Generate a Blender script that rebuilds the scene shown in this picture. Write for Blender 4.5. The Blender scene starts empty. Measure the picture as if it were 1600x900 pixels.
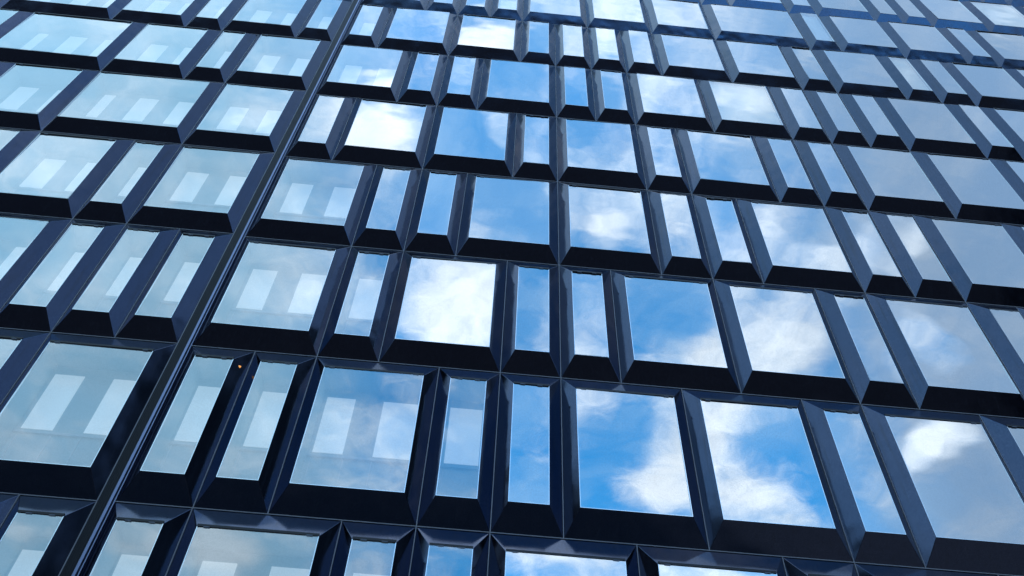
import bpy, bmesh, math, random
from mathutils import Vector, Matrix
R = math.radians
scene = bpy.context.scene
col = scene.collection
random.seed(7)

# ------------------------------------------------------------------ camera
S = 3.6                                   # storey height in metres
U = 0.31477 * S                           # facade grid unit
Z0 = 1.65 + 2.35988 * S                   # height of floor line 0
cam_d = bpy.data.cameras.new('camera')
cam = bpy.data.objects.new('camera', cam_d); col.objects.link(cam)
r_ = Vector((0.99557092, -0.08822179, 0.03248772)).normalized()
u_ = Vector((-0.08990164, -0.79229806, 0.6034745)).normalized()
f_ = Vector((0.02749964, 0.60372237, 0.7967202)).normalized()
cam.matrix_world = Matrix(((r_.x, u_.x, -f_.x, -1.5075), (r_.y, u_.y, -f_.y, -11.1622), (r_.z, u_.z, -f_.z, 1.65), (0, 0, 0, 1)))
cam_d.sensor_width = 36; cam_d.lens = 31.005
cam_d.clip_start = 0.05; cam_d.clip_end = 3000
scene.camera = cam

# ------------------------------------------------------------------ light
SUN_EL, SUN_AZ = R(45), R(14)             # sun stands behind the building
world = bpy.data.worlds.new('World'); scene.world = world; world.use_nodes = True
nt = world.node_tree; nt.nodes.clear()
def N(t, **kw):
    n = nt.nodes.new(t)
    for k, v in kw.items(): setattr(n, k, v)
    return n
def L(a, b): nt.links.new(a, b)
def val(x):
    n = N('ShaderNodeValue'); n.outputs[0].default_value = x; return n.outputs[0]
def M(op, a, b=None, c=None, clamp=False):
    n = N('ShaderNodeMath', operation=op); n.use_clamp = clamp
    for i, x in enumerate((a, b, c)):
        if x is None: continue
        if isinstance(x, (int, float)): n.inputs[i].default_value = x
        else: L(x, n.inputs[i])
    return n.outputs[0]
sky = N('ShaderNodeTexSky', sky_type='NISHITA', sun_disc=False, sun_elevation=SUN_EL, sun_rotation=SUN_AZ)
sky.air_density = 1.0; sky.dust_density = 0.6; sky.ozone_density = 2.0; sky.altitude = 50
tc = N('ShaderNodeTexCoord')
sep = N('ShaderNodeSeparateXYZ'); L(tc.outputs['Generated'], sep.inputs[0])
zz = M('MAXIMUM', sep.outputs[2], 0.10)
px = M('DIVIDE', sep.outputs[0], zz); py = M('DIVIDE', sep.outputs[1], zz)   # flat cloud layer overhead
cmb = N('ShaderNodeCombineXYZ'); L(px, cmb.inputs[0]); L(py, cmb.inputs[1]); cmb.inputs[2].default_value = 3.7
def noise(scale, detail, rough, dist, off):
    mp = N('ShaderNodeVectorMath', operation='ADD'); L(cmb.outputs[0], mp.inputs[0]); mp.inputs[1].default_value = off
    n = N('ShaderNodeTexNoise'); L(mp.outputs[0], n.inputs['Vector'])
    n.inputs['Scale'].default_value = scale; n.inputs['Detail'].default_value = detail
    n.inputs['Roughness'].default_value = rough; n.inputs['Distortion'].default_value = dist
    return n.outputs[0]
n1 = noise(5.6, 11, 0.62, 0.25, (1.3, 4.1, 0))
n2 = noise(1.6, 4, 0.5, 0.2, (8.3, 2.1, 1))
n3 = noise(13.0, 8, 0.62, 0.5, (3.3, 7.7, 2))
# cloud banks and clear holes of the layer: (x, y, radius x, radius y, amount)
BANKS = [
    (0.211, -1.149, 0.054, 0.101, -0.22), (0.267, -1.032, 0.046, 0.060, -0.12), (0.219, -0.994, 0.045, 0.043, 0.10), (0.347, -1.115, 0.037, 0.098, 0.34), (0.316, -1.186,
    0.043, 0.034, 0.22), (0.377, -0.989, 0.032, 0.058, 0.34), (0.442, -0.981, 0.050, 0.050, -0.22), (0.524, -1.015, 0.040, 0.091, -0.16), (0.474, -1.124, 0.058, 0.057,
    0.30), (0.559, -1.215, 0.044, 0.031, 0.28), (0.581, -1.135, 0.027, 0.049, -0.15), (0.259, -0.779, 0.055, 0.054, -0.24), (0.330, -0.845, 0.033, 0.032, 0.28), (0.435,
    -0.789, 0.087, 0.099, 0.40), (0.530, -0.834, 0.023, 0.064, -0.20), (0.019, -0.635, 0.051, 0.052, -0.26), (0.062, -0.591, 0.021, 0.019, 0.22), (0.146, -0.616, 0.046,
    0.030, 0.30), (0.117, -0.655, 0.021, 0.021, -0.22), (0.187, -0.658, 0.030, 0.021, -0.12), (0.098, -0.512, 0.024, 0.027, -0.10), (0.135, -0.545, 0.041, 0.019, 0.26),
    (0.144, -0.498, 0.024, 0.013, 0.12), (-0.055, -0.533, 0.040, 0.037, -0.36), (-0.003, -0.518, 0.014, 0.032, 0.30), (0.006, -0.440, 0.027, 0.029, -0.28), (0.042,
    -0.449, 0.017, 0.029, 0.24), (0.198, -0.445, 0.038, 0.029, 0.16), (0.046, -0.522, 0.016, 0.036, 0.06), (0.036, -0.389, 0.015, 0.023, -0.30), (0.129, -0.456, 0.015,
    0.021, -0.20), (0.114, -0.385, 0.022, 0.023, 0.18), (0.077, -0.385, 0.015, 0.015, 0.12), (-0.055, -0.791, 0.085, 0.098, 0.56), (-0.148, -0.523, 0.061, 0.046, 0.56),
    (-0.027, -0.389, 0.034, 0.023, 0.50), (-0.107, -0.388, 0.033, 0.019, 0.08), (0.065, -0.789, 0.026, 0.086, -0.22), (0.094, -1.069, 0.033, 0.144, -0.16), (0.149,
    -0.792, 0.026, 0.073, 0.06), (-0.075, -0.630, 0.026, 0.046, -0.10), (-0.139, -0.627, 0.025, 0.046, 0.04), (0.247, -0.626, 0.025, 0.046, 0.22), (0.312, -0.629, 0.025,
    0.046, 0.10), (0.363, -0.608, 0.025, 0.030, 0.22), (0.438, -0.657, 0.034, 0.023, 0.22), (0.440, -0.604, 0.033, 0.040, -0.10), (0.633, -0.772, 0.054, 0.042, 0.28),
    (0.711, -0.825, 0.065, 0.038, 0.24), (0.555, -0.793, 0.027, 0.061, -0.10), (0.722, -1.036, 0.036, 0.085, 0.34), (0.775, -0.984, 0.060, 0.040, 0.34), (0.906, -1.144,
    0.042, 0.050, 0.15), (0.857, -1.133, 0.063, 0.066, -0.12), (0.675, -0.997, 0.025, 0.044, -0.10), (0.186, -1.386, 0.106, 0.043, 0.42), (0.437, -1.382, 0.070, 0.029,
    0.20), (-0.480, -1.417, 0.084, 0.081, 0.55), (-0.622, -1.416, 0.036, 0.040, 0.20), (-0.327, -1.435, 0.048, 0.061, -0.10), (0.293, -0.446, 0.042, 0.029, 0.36), (0.351,
    -0.343, 0.016, 0.018, 0.26), (0.474, -0.390, 0.021, 0.027, 0.24), (0.550, -0.312, 0.035, 0.017, 0.26), (0.504, -0.620, 0.034, 0.062, 0.30), (0.575, -0.626, 0.022,
    0.047, 0.30), (0.116, -0.350, 0.036, 0.015, 0.10), (0.189, -0.343, 0.033, 0.015, 0.16), (0.013, -0.353, 0.022, 0.007, -0.10), (0.0, 0.05, 0.5, 0.16, 0.44),]
bsum = None
for (bx, by, rx, ry, amt) in BANKS:
    dx = M('DIVIDE', M('SUBTRACT', px, bx), rx); dy = M('DIVIDE', M('SUBTRACT', py, by), ry)
    d2 = M('ADD', M('MULTIPLY', dx, dx), M('MULTIPLY', dy, dy))
    e = M('MULTIPLY', M('MULTIPLY', d2, d2), -0.7) if amt >= .45 else M('MULTIPLY', d2, -0.55)
    g = M('MULTIPLY', M('POWER', 2.71828, e), amt)
    bsum = g if bsum is None else M('ADD', bsum, g)
dens = M('ADD', M('ADD', M('MULTIPLY', n1, 1.35), M('MULTIPLY', n2, 0.25)), M('MULTIPLY_ADD', n3, 0.55, -0.43))
dens = M('ADD', dens, bsum)
mr = N('ShaderNodeMapRange'); mr.interpolation_type = 'SMOOTHSTEP'; L(dens, mr.inputs[0])
mr.inputs[1].default_value = 0.46; mr.inputs[2].default_value = 1.20; mr.inputs[3].default_value = 0; mr.inputs[4].default_value = 1
cloud = mr.outputs[0]
# thin grey veil towards the west (positive x) and a faint milky one towards the east
vr = N('ShaderNodeMapRange'); vr.interpolation_type = 'SMOOTHSTEP'; L(M('ADD', px, M('MULTIPLY', M('ADD', py, 0.6), 0.55)), vr.inputs[0])
vr.inputs[1].default_value = 0.22; vr.inputs[2].default_value = 0.60; vr.inputs[3].default_value = 0; vr.inputs[4].default_value = 0.85
vl = N('ShaderNodeMapRange'); vl.interpolation_type = 'SMOOTHSTEP'; L(px, vl.inputs[0])
vl.inputs[1].default_value = -0.12; vl.inputs[2].default_value = -0.40; vl.inputs[3].default_value = 0; vl.inputs[4].default_value = 0.7
def mixc(fac, a, b):
    n = N('ShaderNodeMix', data_type='RGBA'); 
    L(fac, n.inputs[0])
    for i, x in ((6, a), (7, b)):
        if isinstance(x, tuple): n.inputs[i].default_value = x
        else: L(x, n.inputs[i])
    return n.outputs[2]
CW = (4.9, 5.6, 6.2, 1)                  # sunlit cloud, in the sky texture's own units
shade = M('MULTIPLY_ADD', n3, 0.7, 0.62)
cl = N('ShaderNodeMix', data_type='RGBA', blend_type='MULTIPLY'); cl.inputs[0].default_value = 1
cl.inputs[6].default_value = CW
cs = N('ShaderNodeCombineXYZ'); L(shade, cs.inputs[0]); L(shade, cs.inputs[1]); L(shade, cs.inputs[2]); L(cs.outputs[0], cl.inputs[7])
tint = N('ShaderNodeMix', data_type='RGBA', blend_type='MULTIPLY'); tint.inputs[0].default_value = 1
L(sky.outputs[0], tint.inputs[6]); tint.inputs[7].default_value = (.32, 1.40, 1.80, 1)   # the deep azure of the day
c0 = mixc(vl.outputs[0], tint.outputs[2], (1.5, 3.0, 3.95, 1))
n4 = noise(4.6, 9, 0.58, 0.5, (5.1, 0.7, 3))
thin = N('ShaderNodeMapRange'); L(n4, thin.inputs[0]); thin.inputs[1].default_value = .38; thin.inputs[2].default_value = .72; thin.inputs[3].default_value = 0; thin.inputs[4].default_value = .42
c0 = mixc(thin.outputs[0], c0, (3.2, 4.5, 5.5, 1))
c1 = mixc(cloud, c0, cl.outputs[2])
c1 = mixc(M('MULTIPLY', vl.outputs[0], 0.65), c1, (1.6, 2.85, 3.8, 1))   # hazier towards the east
gap = N('ShaderNodeMapRange'); L(bsum, gap.inputs[0])
gap.inputs[1].default_value = 0.22; gap.inputs[2].default_value = 0.45; gap.inputs[3].default_value = 1; gap.inputs[4].default_value = 0.1
c2 = mixc(M('MULTIPLY', vr.outputs[0], gap.outputs[0]), c1, (1.10, 1.65, 2.40, 1))
bg = N('ShaderNodeBackground'); L(c2, bg.inputs[0]); bg.inputs[1].default_value = 0.12
out = N('ShaderNodeOutputWorld'); L(bg.outputs[0], out.inputs[0])

sun_d = bpy.data.lights.new('sun', 'SUN'); sun_d.energy = 3.0; sun_d.angle = R(0.5); sun_d.color = (1, .95, .88)
sun = bpy.data.objects.new('sun', sun_d); col.objects.link(sun)
sd = Vector((math.sin(SUN_AZ) * math.cos(SUN_EL), math.cos(SUN_AZ) * math.cos(SUN_EL), math.sin(SUN_EL)))
sun.rotation_euler = sd.to_track_quat('Z', 'Y').to_euler()
sun.location = sd * 200
vs = scene.view_settings
vs.view_transform = 'Standard'; vs.look = 'None'; vs.gamma = 1; vs.use_curve_mapping = False
vs.exposure = 1.6

# ------------------------------------------------------------------ materials
def new_mat(name):
    m = bpy.data.materials.new(name); m.use_nodes = True
    t = m.node_tree; b = t.nodes.get('Principled BSDF')
    return m, t, b
def plain(name, c, rough=.5, spec=.5, metal=0, var=.15, scale=6, bump=0, ior=1.5):
    m, t, b = new_mat(name)
    g = t.nodes.new('ShaderNodeTexCoord'); n = t.nodes.new('ShaderNodeTexNoise'); n.inputs['Scale'].default_value = scale; n.inputs['Detail'].default_value = 6
    t.links.new(g.outputs['Object'], n.inputs['Vector'])
    mx = t.nodes.new('ShaderNodeMix'); mx.data_type = 'RGBA'; t.links.new(n.outputs[0], mx.inputs[0])
    mx.inputs[6].default_value = tuple(x * (1 - var) for x in c) + (1,); mx.inputs[7].default_value = tuple(x * (1 + var) for x in c) + (1,)
    t.links.new(mx.outputs[2], b.inputs['Base Color'])
    b.inputs['Roughness'].default_value = rough; b.inputs['Metallic'].default_value = metal; b.inputs['IOR'].default_value = ior
    b.inputs['Specular IOR Level'].default_value = spec
    if bump:
        bp = t.nodes.new('ShaderNodeBump'); bp.inputs['Strength'].default_value = bump; bp.inputs['Distance'].default_value = .01
        t.links.new(n.outputs[0], bp.inputs['Height']); t.links.new(bp.outputs[0], b.inputs['Normal'])
    return m
def stone_mat():
    # polished near-black cladding: fine sparkle, patchy dust, faint waves in the sheets
    m, t, b = new_mat('polished dark cladding')
    g = t.nodes.new('ShaderNodeTexCoord'); geo = t.nodes.new('ShaderNodeNewGeometry')
    fine = t.nodes.new('ShaderNodeTexNoise'); fine.inputs['Scale'].default_value = 90; fine.inputs['Detail'].default_value = 3
    big = t.nodes.new('ShaderNodeTexNoise'); big.inputs['Scale'].default_value = 1.1; big.inputs['Detail'].default_value = 5
    t.links.new(geo.outputs['Position'], fine.inputs['Vector']); t.links.new(geo.outputs['Position'], big.inputs['Vector'])
    rmp = t.nodes.new('ShaderNodeValToRGB'); t.links.new(fine.outputs[0], rmp.inputs[0])
    rmp.color_ramp.elements[0].position = .42; rmp.color_ramp.elements[0].color = (.040, .053, .092, 1)
    rmp.color_ramp.elements[1].position = .70; rmp.color_ramp.elements[1].color = (.084, .104, .164, 1)
    t.links.new(rmp.outputs[0], b.inputs['Base Color'])
    mr = t.nodes.new('ShaderNodeMapRange'); t.links.new(big.outputs[0], mr.inputs[0])
    mr.inputs[1].default_value = .3; mr.inputs[2].default_value = .7; mr.inputs[3].default_value = .07; mr.inputs[4].default_value = .17
    t.links.new(mr.outputs[0], b.inputs['Roughness'])
    b.inputs['Metallic'].default_value = 1
    # rain streaks and grime: long vertical smears of dull dust, different on every unit
    oi = t.nodes.new('ShaderNodeObjectInfo')
    mp = t.nodes.new('ShaderNodeMapping'); mp.inputs['Scale'].default_value = (14, 14, .7); t.links.new(geo.outputs['Position'], mp.inputs['Vector'])
    st = t.nodes.new('ShaderNodeTexNoise'); st.inputs['Scale'].default_value = 1; st.inputs['Detail'].default_value = 5; t.links.new(mp.outputs[0], st.inputs['Vector'])
    sr = t.nodes.new('ShaderNodeMapRange'); t.links.new(st.outputs[0], sr.inputs[0]); sr.inputs[1].default_value = .52; sr.inputs[2].default_value = .80; sr.inputs[3].default_value = 0; sr.inputs[4].default_value = .30
    ra = t.nodes.new('ShaderNodeMath'); ra.operation = 'MULTIPLY_ADD'; t.links.new(oi.outputs['Random'], ra.inputs[0]); ra.inputs[1].default_value = .10; t.links.new(sr.outputs[0], ra.inputs[2])
    dm = t.nodes.new('ShaderNodeMix'); dm.data_type = 'RGBA'; t.links.new(ra.outputs[0], dm.inputs[0]); t.links.new(rmp.outputs[0], dm.inputs[6]); dm.inputs[7].default_value = (.022, .026, .036, 1)
    t.links.new(dm.outputs[2], b.inputs['Base Color'])
    me_ = t.nodes.new('ShaderNodeMath'); me_.operation = 'SUBTRACT'; me_.inputs[0].default_value = 1; t.links.new(sr.outputs[0], me_.inputs[1]); t.links.new(me_.outputs[0], b.inputs['Metallic'])
    wav = t.nodes.new('ShaderNodeTexNoise'); wav.inputs['Scale'].default_value = 1.7; wav.inputs['Detail'].default_value = 1
    t.links.new(geo.outputs['Position'], wav.inputs['Vector'])
    bp = t.nodes.new('ShaderNodeBump'); bp.inputs['Strength'].default_value = .40; bp.inputs['Distance'].default_value = .02
    t.links.new(wav.outputs[0], bp.inputs['Height']); t.links.new(bp.outputs[0], b.inputs['Normal'])
    return m
def glass_mat(name, refl, tint, dust, power=3.2):
    m = bpy.data.materials.new(name); m.use_nodes = True; t = m.node_tree; t.nodes.clear()
    o = t.nodes.new('ShaderNodeOutputMaterial')
    tr = t.nodes.new('ShaderNodeBsdfTransparent'); tr.inputs[0].default_value = tint + (1,)
    gl = t.nodes.new('ShaderNodeBsdfGlossy'); gl.inputs['Roughness'].default_value = 0.0; gl.inputs[0].default_value = (.97, .98, 1, 1)
    lw = t.nodes.new('ShaderNodeLayerWeight'); lw.inputs['Blend'].default_value = .5
    p = t.nodes.new('ShaderNodeMath'); p.operation = 'POWER'; t.links.new(lw.outputs['Facing'], p.inputs[0]); p.inputs[1].default_value = power
    a = t.nodes.new('ShaderNodeMath'); a.operation = 'MULTIPLY_ADD'; t.links.new(p.outputs[0], a.inputs[0]); a.inputs[1].default_value = 1 - refl
    oi = t.nodes.new('ShaderNodeObjectInfo'); rv = t.nodes.new('ShaderNodeMath'); rv.operation = 'MULTIPLY_ADD'; t.links.new(oi.outputs['Random'], rv.inputs[0]); rv.inputs[1].default_value = .10; rv.inputs[2].default_value = refl - .05
    t.links.new(rv.outputs[0], a.inputs[2])   # coatings differ a little from pane to pane
    geo = t.nodes.new('ShaderNodeNewGeometry')
    wv = t.nodes.new('ShaderNodeTexNoise'); wv.inputs['Scale'].default_value = 1.1; wv.inputs['Detail'].default_value = 1.0
    t.links.new(geo.outputs['Position'], wv.inputs['Vector'])
    bp = t.nodes.new('ShaderNodeBump'); bp.inputs['Strength'].default_value = .22; bp.inputs['Distance'].default_value = .02
    t.links.new(wv.outputs[0], bp.inputs['Height']); t.links.new(bp.outputs[0], gl.inputs['Normal'])
    mx = t.nodes.new('ShaderNodeMixShader'); t.links.new(a.outputs[0], mx.inputs[0]); t.links.new(tr.outputs[0], mx.inputs[1]); t.links.new(gl.outputs[0], mx.inputs[2])
    # a thin film of dust with fine speckle
    df = t.nodes.new('ShaderNodeBsdfDiffuse'); df.inputs[0].default_value = (.55, .60, .66, 1)
    n = t.nodes.new('ShaderNodeTexNoise'); n.inputs['Scale'].default_value = 45; n.inputs['Detail'].default_value = 5; n.inputs['Roughness'].default_value = .7
    t.links.new(geo.outputs['Position'], n.inputs['Vector'])
    n2 = t.nodes.new('ShaderNodeTexNoise'); n2.inputs['Scale'].default_value = .7; n2.inputs['Detail'].default_value = 4
    t.links.new(geo.outputs['Position'], n2.inputs['Vector'])
    nr = t.nodes.new('ShaderNodeMapRange'); t.links.new(n.outputs[0], nr.inputs[0]); nr.inputs[1].default_value = .40; nr.inputs[2].default_value = .68
    ml = t.nodes.new('ShaderNodeMath'); ml.operation = 'MULTIPLY'; t.links.new(nr.outputs[0], ml.inputs[0]); t.links.new(n2.outputs[0], ml.inputs[1])
    mm = t.nodes.new('ShaderNodeMath'); mm.operation = 'MULTIPLY'; t.links.new(ml.outputs[0], mm.inputs[0]); mm.inputs[1].default_value = dust * 4
    m2 = t.nodes.new('ShaderNodeMixShader'); t.links.new(mm.outputs[0], m2.inputs[0]); t.links.new(mx.outputs[0], m2.inputs[1]); t.links.new(df.outputs[0], m2.inputs[2])
    t.links.new(m2.outputs[0], o.inputs[0])
    return m
MT = {
 'stone': stone_mat(),
 'coated': glass_mat('coated glass', .50, (.45, .52, .56), .05),
 'clear': glass_mat('clear glass', .27, (.90, .95, .96), .03, 2.0),
 'trim': plain('pale aluminium edge', (.66, .70, .74), .22, var=.10, scale=3, metal=1),
 'gasket': plain('black gasket', (.010, .012, .020), .5),
 'clip': plain('grey glass clip', (.16, .20, .27), .4),
 'joint': plain('grey joint strip', (.30, .31, .36), .45, var=.12),
 'bar': plain('anodised joint bar', (.22, .26, .42), .35, var=.1, metal=.5),
 'barstrip': plain('ribbed dark joint panel', (.007, .009, .018), .45, spec=.25, var=.5, scale=30),
 'pale': plain('pale inner lining', (.36, .46, .50), .7, var=.05, scale=3),
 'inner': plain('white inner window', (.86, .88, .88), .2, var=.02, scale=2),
 'ledge': plain('inner window ledge', (.45, .50, .54), .6, var=.06),
 'dark': plain('dark room lining', (.02, .025, .035), .8),
 'blind': plain('white roller blind', (.88, .87, .83), .8, var=.02),
 'cream': plain('cream roller blind', (.86, .80, .64), .8, var=.02),
 'wall': plain('dark wall panel', (.015, .017, .024), .5),
 'paving': plain('dark basalt paving', (.055, .058, .066), .7, var=.3, scale=.8),
 'ground': plain('asphalt ground', (.05, .05, .052), .9, var=.3, scale=.3),
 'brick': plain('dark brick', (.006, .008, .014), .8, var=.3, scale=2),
 'roof': plain('roof felt', (.05, .05, .055), .9),
 'oglass': plain('dark window glass', (.012, .015, .02), .08),
 'oframe': plain('grey window frame', (.06, .065, .08), .5),
}
ib = MT['inner'].node_tree.nodes['Principled BSDF']; ib.inputs['Emission Color'].default_value = (.86, .95, 1, 1); ib.inputs['Emission Strength'].default_value = .10   # glow added to whiten the inner panes, in place of mirrored sky
m, t, b = new_mat('amber glint'); b.inputs['Base Color'].default_value = (.8, .35, .08, 1)
b.inputs['Emission Color'].default_value = (1, .42, .10, 1); b.inputs['Emission Strength'].default_value = .30; MT['amber'] = m  # emission stands in for a reflected glint

# ------------------------------------------------------------------ mesh helpers
def quad(bm, pts, mi=0):
    f = bm.faces.new([bm.verts.new(p) for p in pts]); f.material_index = mi; return f
def box(bm, x0, x1, y0, y1, z0, z1, mi=0):
    v = [bm.verts.new((x, y, z)) for x in (x0, x1) for y in (y0, y1) for z in (z0, z1)]
    for idx in ((0, 1, 3, 2), (4, 6, 7, 5), (0, 4, 5, 1), (2, 3, 7, 6), (0, 2, 6, 4), (1, 5, 7, 3)):
        f = bm.faces.new([v[i] for i in idx]); f.material_index = mi
def obj(name, bm, mats, parent=None, loc=None):
    me = bpy.data.meshes.new(name); bm.normal_update(); bm.to_mesh(me); bm.free()
    for k in (mats if isinstance(mats, (list, tuple)) else [mats]): me.materials.append(MT[k])
    o = bpy.data.objects.new(name, me); col.objects.link(o)
    if parent: o.parent = parent
    if loc is not None: o.location = loc
    return o
def empty(name, label, cat, loc=(0, 0, 0), group=None):
    o = bpy.data.objects.new(name, None); col.objects.link(o); o.location = loc
    o['label'] = label; o['category'] = cat
    if group: o['group'] = group
    return o
def struct(o): o['kind'] = 'structure'; return o

# ------------------------------------------------------------------ ground
bm = bmesh.new(); quad(bm, [(-1500, -1500, 0), (1500, -1500, 0), (1500, 1500, 0), (-1500, 1500, 0)])
struct(obj('ground', bm, 'ground'))
bm = bmesh.new(); box(bm, -60, 60, -70, 0.3, -.2, .12)
struct(obj('pavement', bm, 'paving'))

# ------------------------------------------------------------------ the facade
D = 0.0591 * S; AX = 0.0670 * S; AT = 0.1299 * S; AB = 0.1253 * S
bld = empty('office_building', 'dark office building whose jutting windows in polished black surrounds mirror a cloudy blue sky', 'building')
bm = bmesh.new()
box(bm, -26, 27, .50, 24, .13, 62)
obj('wall', bm, 'wall', bld)
BACK = 0.36
def pyramid(w, zb, zt):
    """bevelled surround, local x 0..w, z 0..h, joint plane y=0, glass plane y=-D"""
    bm = bmesh.new(); h = zt - zb; g = .006
    o = [(g, 0, g), (w - g, 0, g), (w - g, 0, h - g), (g, 0, h - g)]
    i = [(AX, -D, AB), (w - AX, -D, AB), (w - AX, -D, h - AT), (AX, -D, h - AT)]
    ov = [bm.verts.new(p) for p in o]; iv = [bm.verts.new(p) for p in i]
    for k in range(4):
        bm.faces.new((ov[k], ov[(k + 1) % 4], iv[(k + 1) % 4], iv[k]))
    bm.edges.ensure_lookup_table()
    hips = [e for e in bm.edges if abs(e.verts[0].co.y - e.verts[1].co.y) > D * .5]
    bmesh.ops.bevel(bm, geom=hips, offset=.004, segments=1, affect='EDGES')
    # return that runs back from the glass edge and an outer skirt behind the joint
    for a, c in (((AX, AB), (w - AX, AB)), ((w - AX, AB), (w - AX, h - AT)), ((w - AX, h - AT), (AX, h - AT)), ((AX, h - AT), (AX, AB))):
        quad(bm, [(a[0], -D, a[1]), (c[0], -D, c[1]), (c[0], -D + .03, c[1]), (a[0], -D + .03, a[1])])
    for a, c in (((g, g), (w - g, g)), ((w - g, g), (w - g, h - g)), ((w - g, h - g), (g, h - g)), ((g, h - g), (g, g))):
        quad(bm, [(a[0], 0, a[1]), (a[0], .45, a[1]), (c[0], .45, c[1]), (c[0], 0, c[1])])
    return bm
def lining_bm(w, h, e=.002):
    bm = bmesh.new(); x0, x1, z0, z1 = AX + e, w - AX - e, AB + e, h - AT - e; y0, y1 = -D + .031, BACK
    quad(bm, [(x0, y0, z0), (x1, y0, z0), (x1, y1, z0), (x0, y1, z0)])
    quad(bm, [(x0, y1, z1), (x1, y1, z1), (x1, y0, z1), (x0, y0, z1)])
    quad(bm, [(x0, y0, z1), (x0, y0, z0), (x0, y1, z0), (x0, y1, z1)])
    quad(bm, [(x1, y0, z0), (x1, y0, z1), (x1, y1, z1), (x1, y1, z0)])
    quad(bm, [(x0, y1, z0), (x1, y1, z0), (x1, y1, z1), (x0, y1, z1)])
    return bm
MESH = {}
counts = {}
def shared(key, name, make, mats, parent, loc=(0, 0, 0)):
    if key in MESH:
        o = bpy.data.objects.new(name, MESH[key]); col.objects.link(o); o.parent = parent; o.location = loc
        return o
    o = obj(name, make(), mats, parent, loc); MESH[key] = o.data
    return o
def window(x0, x1, zb, zt, units, style, tilt=None, label=None):
    w = x1 - x0; h = zt - zb; key = (round(w, 3), round(h, 3))
    name = {1: 'narrow_window', 2: 'wide_window'}.get(units, 'triple_window')
    counts[name] = counts.get(name, 0) + 1
    win = shared(key + ('w',), name, lambda: pyramid(w, zb, zt), 'stone', bld, (x0, 0, zb))
    if label: win['label'] = label
    gx0, gx1, gz0, gz1 = AX, w - AX, AB, h - AT
    # pale edge trim on sides and bottom, black gasket above, two clips
    def trim():
        bm = bmesh.new(); t = .011; y0, y1 = -D - .008, -D + .02
        box(bm, gx0, gx0 + t, y0, y1, gz0, gz1); box(bm, gx1 - t, gx1, y0, y1, gz0, gz1)
        box(bm, gx0 + t, gx1 - t, y0, y1, gz0, gz0 + t)
        return bm
    shared(key + ('t',), 'frame', trim, 'trim', win)
    def gasket():
        bm = bmesh.new(); box(bm, gx0 + .002, gx1 - .002, -D - .016, -D + .01, gz1 - .010, gz1 + .030); return bm
    shared(key + ('g',), 'gasket', gasket, 'gasket', win)
    cw = .09; off = .17 if units == 1 else .14
    def clip():
        bm = bmesh.new(); box(bm, -cw / 2, cw / 2, -.019, .004, -.020, -.008); return bm
    for cx in (gx0 + off, gx1 - off):
        shared(('clip',), 'clip', clip, 'clip', win, (cx, -D, gz1))
    # the pane: a slab whose tilt is a fraction of a degree
    kind = 'coated' if style == 'dark' else 'clear'
    def pane():
        bm = bmesh.new(); a, c = (gx1 - gx0) / 2 - .010, (gz1 - gz0) / 2 - .004
        v = [bm.verts.new(p) for p in ((-a, 0, -c), (a, 0, -c), (a, 0, c), (-a, 0, c))]; bm.faces.new(v).material_index = 0
        return bm
    p = shared(key + ('p', kind), 'pane', pane, kind, win, ((gx0 + gx1) / 2, -D - .002, (gz0 + gz1) / 2))
    tx, tz = tilt if tilt else (random.gauss(0, .30), random.gauss(0, .30))
    p.rotation_euler = (R(tx), 0, R(tz))
    if style == 'pale':
        shared(key + ('l',), 'lining', lambda: lining_bm(w, h), 'pale', win)
        un = w / units
        rects = {1: [(.25, .93)], 2: [(.28, .73), (1.18, 1.80)], 3: [(.30, .55), (1.13, 1.58), (2.06, 2.80)]}[units]
        for k, (a, c) in enumerate(rects):
            a, c = max(a * un, AX + .02), min(c * un, w - AX - .02)
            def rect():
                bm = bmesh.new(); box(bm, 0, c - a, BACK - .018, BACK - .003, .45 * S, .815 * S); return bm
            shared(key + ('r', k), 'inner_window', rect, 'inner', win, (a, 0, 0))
        def ledge():
            bm = bmesh.new()
            box(bm, AX + .006, w - AX - .006, BACK - .035, BACK - .003, .422 * S, .434 * S)
            for a, c in rects:
                for q in (a * un - .01, c * un + .02):
                    if AX + .03 < q < w - AX - .05: box(bm, q, q + .018, BACK - .012, BACK - .003, AB + .006, .418 * S)
            return bm
        shared(key + ('e',), 'ledge', ledge, 'ledge', win)
    elif style == 'dark':
        shared(key + ('d',), 'lining', lambda: lining_bm(w, h), 'dark', win)
    else:
        shared(key + ('d',), 'lining', lambda: lining_bm(w, h), 'dark', win)
        def blind():
            bm = bmesh.new(); box(bm, AX + .012, w - AX - .012, -D + .07, -D + .075, AB + .012, h - AT - .012); return bm
        shared(key + ('b', style), 'blind', blind, style, win)
    def strip():
        bm = bmesh.new(); box(bm, -.008, .008, -.009, .03, .009, h - .009); return bm
    shared(('s', round(h, 3)), 'joint_strip', strip, 'joint', win, (w, 0, 0))
    return win

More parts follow.
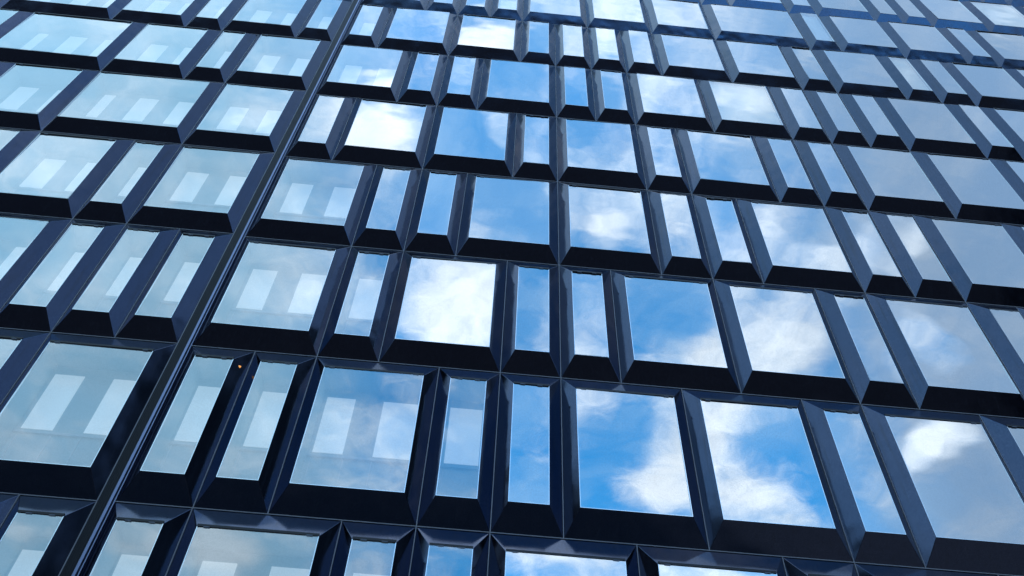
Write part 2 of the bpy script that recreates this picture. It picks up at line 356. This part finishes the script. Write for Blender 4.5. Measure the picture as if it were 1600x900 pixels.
# rows of the right-hand block: the joints between the windows, in grid units
RJ = {-2: [-6, -4, -3, -1, 0, 1, 3, 5, 6, 8],
 -1: [-6, -5, -3, -2, -1, 1, 3, 4, 6, 8],
 0: [-6, -5, -4, -2, -1, 0, 2, 4, 5, 7, 9],
 1: [-6, -4, -3, -1, 0, 1, 3, 5, 6, 8, 9, 11],
 2: [-6, -4, -3, -2, 0, 2, 3, 4, 6, 7, 8, 10, 12],
 3: [-6, -5, -3, -1, 0, 2, 3, 5, 6, 7, 9, 11, 12, 14],
 4: [-6, -4, -3, -2, 0, 1, 2, 4, 6, 7, 8, 9, 11, 12, 14, 15],
 5: [-6, -5, -3, -1, 0, 1, 2, 3, 5, 7, 8, 10, 11, 12, 14, 16],
 6: [-6, -4, -3, -2, -1, 1, 3, 5, 8, 9, 11, 13, 14, 16, 18],
 7: [-6, -4, -2, -1, 1, 3, 5, 6, 8, 9, 11, 12, 13, 15, 17, 18],
 8: [-6, -5, -3, -2, 0, 2, 3, 5, 7, 8, 10, 12, 13, 15, 16, 17, 19]}
PALE = {(-1, -6), (-1, -5), (-1, -3), (-1, -2), (0, -6), (0, -5), (0, -4), (0, -2), (1, -6), (1, -4), (2, -6), (4, -6), (5, -6), (6, -2), (7, -6), (8, -6), (-2, -6), (-2, -4)}
BLIND = {(4, 4): 'cream', (6, 8): 'blind', (5, 10): 'cream', (7, 15): 'cream'}
# and of the left-hand block, counted from the joint bar leftwards
LJ = {-1: [0, 1, 3, 5], 0: [0, 2, 4, 6], 1: [0, 1, 2, 3, 5, 6], 2: [0, 2, 3, 5, 7], 3: [0, 2, 5, 7, 8], 4: [0, 2, 3, 5, 8, 10], 5: [0, 1, 3, 4, 6, 9, 11],
      6: [0, 1, 3, 5, 6, 8, 10], 7: [0, 2, 3, 5, 7], -2: [0, 2, 3, 5]}
XR0 = -6.03 * U                            # right block starts here
for r, js in RJ.items():
    if r < -1: continue
    for a, c in zip(js[:-1], js[1:]):
        x0 = XR0 if a == -6 else a * U
        if r >= 7 and a < 3: continue       # far above the picture
        style = 'pale' if (r, a) in PALE else (BLIND.get((r, a)) or 'dark')
        lab = {'blind': 'window with its white blind drawn', 'cream': 'window with its cream blind drawn'}.get(style)
        window(x0, c * U, Z0 + r * S, Z0 + (r + 1) * S, c - a, style, label=lab)
XL0, PL, SL = -6.265 * U, 1.021 * U, 1.0115
def zl(v): return Z0 + (v * SL - .004) * S
for r, js in LJ.items():
    if r < -1 or r > 6: continue
    for a, c in zip(js[:-1], js[1:]):
        if r == 6 and a > 1: continue
        window(XL0 - c * PL, XL0 - a * PL, zl(r), zl(r + 1), c - a, 'pale')
# horizontal joints
for v in range(-1, 9):
    bm = bmesh.new(); box(bm, XR0, 20 * U, -.012, .03, Z0 + v * S - .008, Z0 + v * S + .008)
    obj('floor_joint', bm, 'joint', bld)
    bm = bmesh.new(); box(bm, XL0 - 12 * PL, XL0, -.012, .03, zl(v) - .008, zl(v) + .008)
    obj('floor_joint', bm, 'joint', bld)
# the expansion joint between the two blocks
ZT = 60
bm = bmesh.new()
box(bm, XL0 + .004, -6.105 * U, -.004, .4, .13, ZT)
for k in range(4): 
    q = XL0 + .03 + k * .035; box(bm, q, q + .008, -.012, -.0045, .13, ZT)
obj('joint_panel', bm, 'barstrip', bld)
bm = bmesh.new(); box(bm, -6.104 * U, -6.066 * U, -.035, .38, .13, ZT); obj('joint_bar', bm, 'bar', bld)
bm = bmesh.new(); box(bm, -6.062 * U, -6.050 * U, .02, .37, .13, ZT); obj('joint_gap', bm, 'gasket', bld)
bm = bmesh.new(); box(bm, -6.047 * U, -6.033 * U, -.010, .36, .13, ZT); obj('joint_bar', bm, 'bar', bld)

# small glowing cone added for the reflected amber glint on a side panel
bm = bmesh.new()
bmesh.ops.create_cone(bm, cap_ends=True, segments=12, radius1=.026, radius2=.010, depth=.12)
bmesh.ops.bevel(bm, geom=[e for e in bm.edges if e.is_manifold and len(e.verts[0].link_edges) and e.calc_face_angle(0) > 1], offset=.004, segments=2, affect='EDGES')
glint = obj('amber_glint', bm, 'amber')
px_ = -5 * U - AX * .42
glint.location = (-5.146 * U, -D * .42 - .02, Z0 + .851 * S); glint.rotation_euler = (R(10), R(-72), 0)
glint['label'] = 'tiny amber glint, built as a glowing cone, on the black side panel of a narrow window'; glint['category'] = 'glint'

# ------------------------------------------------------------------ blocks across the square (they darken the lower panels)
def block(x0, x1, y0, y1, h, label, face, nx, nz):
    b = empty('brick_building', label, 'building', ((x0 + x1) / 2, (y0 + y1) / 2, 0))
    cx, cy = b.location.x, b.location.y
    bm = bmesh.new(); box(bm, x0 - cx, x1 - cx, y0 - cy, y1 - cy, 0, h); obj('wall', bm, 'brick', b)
    bm = bmesh.new(); box(bm, x0 - cx - .4, x1 - cx + .4, y0 - cy - .4, y1 - cy + .4, h + .003, h + .6); obj('roof', bm, 'roof', b)
    first = None
    for i in range(nx):
        for k in range(nz):
            u = (i + .5) / nx; z = 1.4 + (h - 2) * k / nz
            if face == 'y': p = (x0 + u * (x1 - x0) - cx, y1 - cy, z); rot = 0
            elif face == '-x': p = (x0 - cx, y0 + u * (y1 - y0) - cy, z); rot = R(90)
            else: p = (x1 - cx, y0 + u * (y1 - y0) - cy, z); rot = R(-90)
            if first is None:
                bm = bmesh.new()
                box(bm, -.75, -.65, -.05, .06, 0, 1.9); box(bm, .65, .75, -.05, .06, 0, 1.9); box(bm, -.65, .65, -.05, .06, 0, .1); box(bm, -.65, .65, -.05, .06, 1.8, 1.9)
                f = obj('window', bm, 'oframe', b)
                bm = bmesh.new(); box(bm, -.65, .65, -.04, .02, .1, 1.8); g = obj('pane', bm, 'oglass', f); first = (f, g)
            else:
                f = first[0].copy(); col.objects.link(f); f.parent = b
                g = first[1].copy(); col.objects.link(g); g.parent = f
            f.location = p; f.rotation_euler = (0, 0, rot)
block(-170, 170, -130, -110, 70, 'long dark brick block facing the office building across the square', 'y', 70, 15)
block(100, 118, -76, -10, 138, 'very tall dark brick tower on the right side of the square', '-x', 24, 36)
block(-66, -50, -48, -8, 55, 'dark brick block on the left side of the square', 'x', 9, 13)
print(counts)
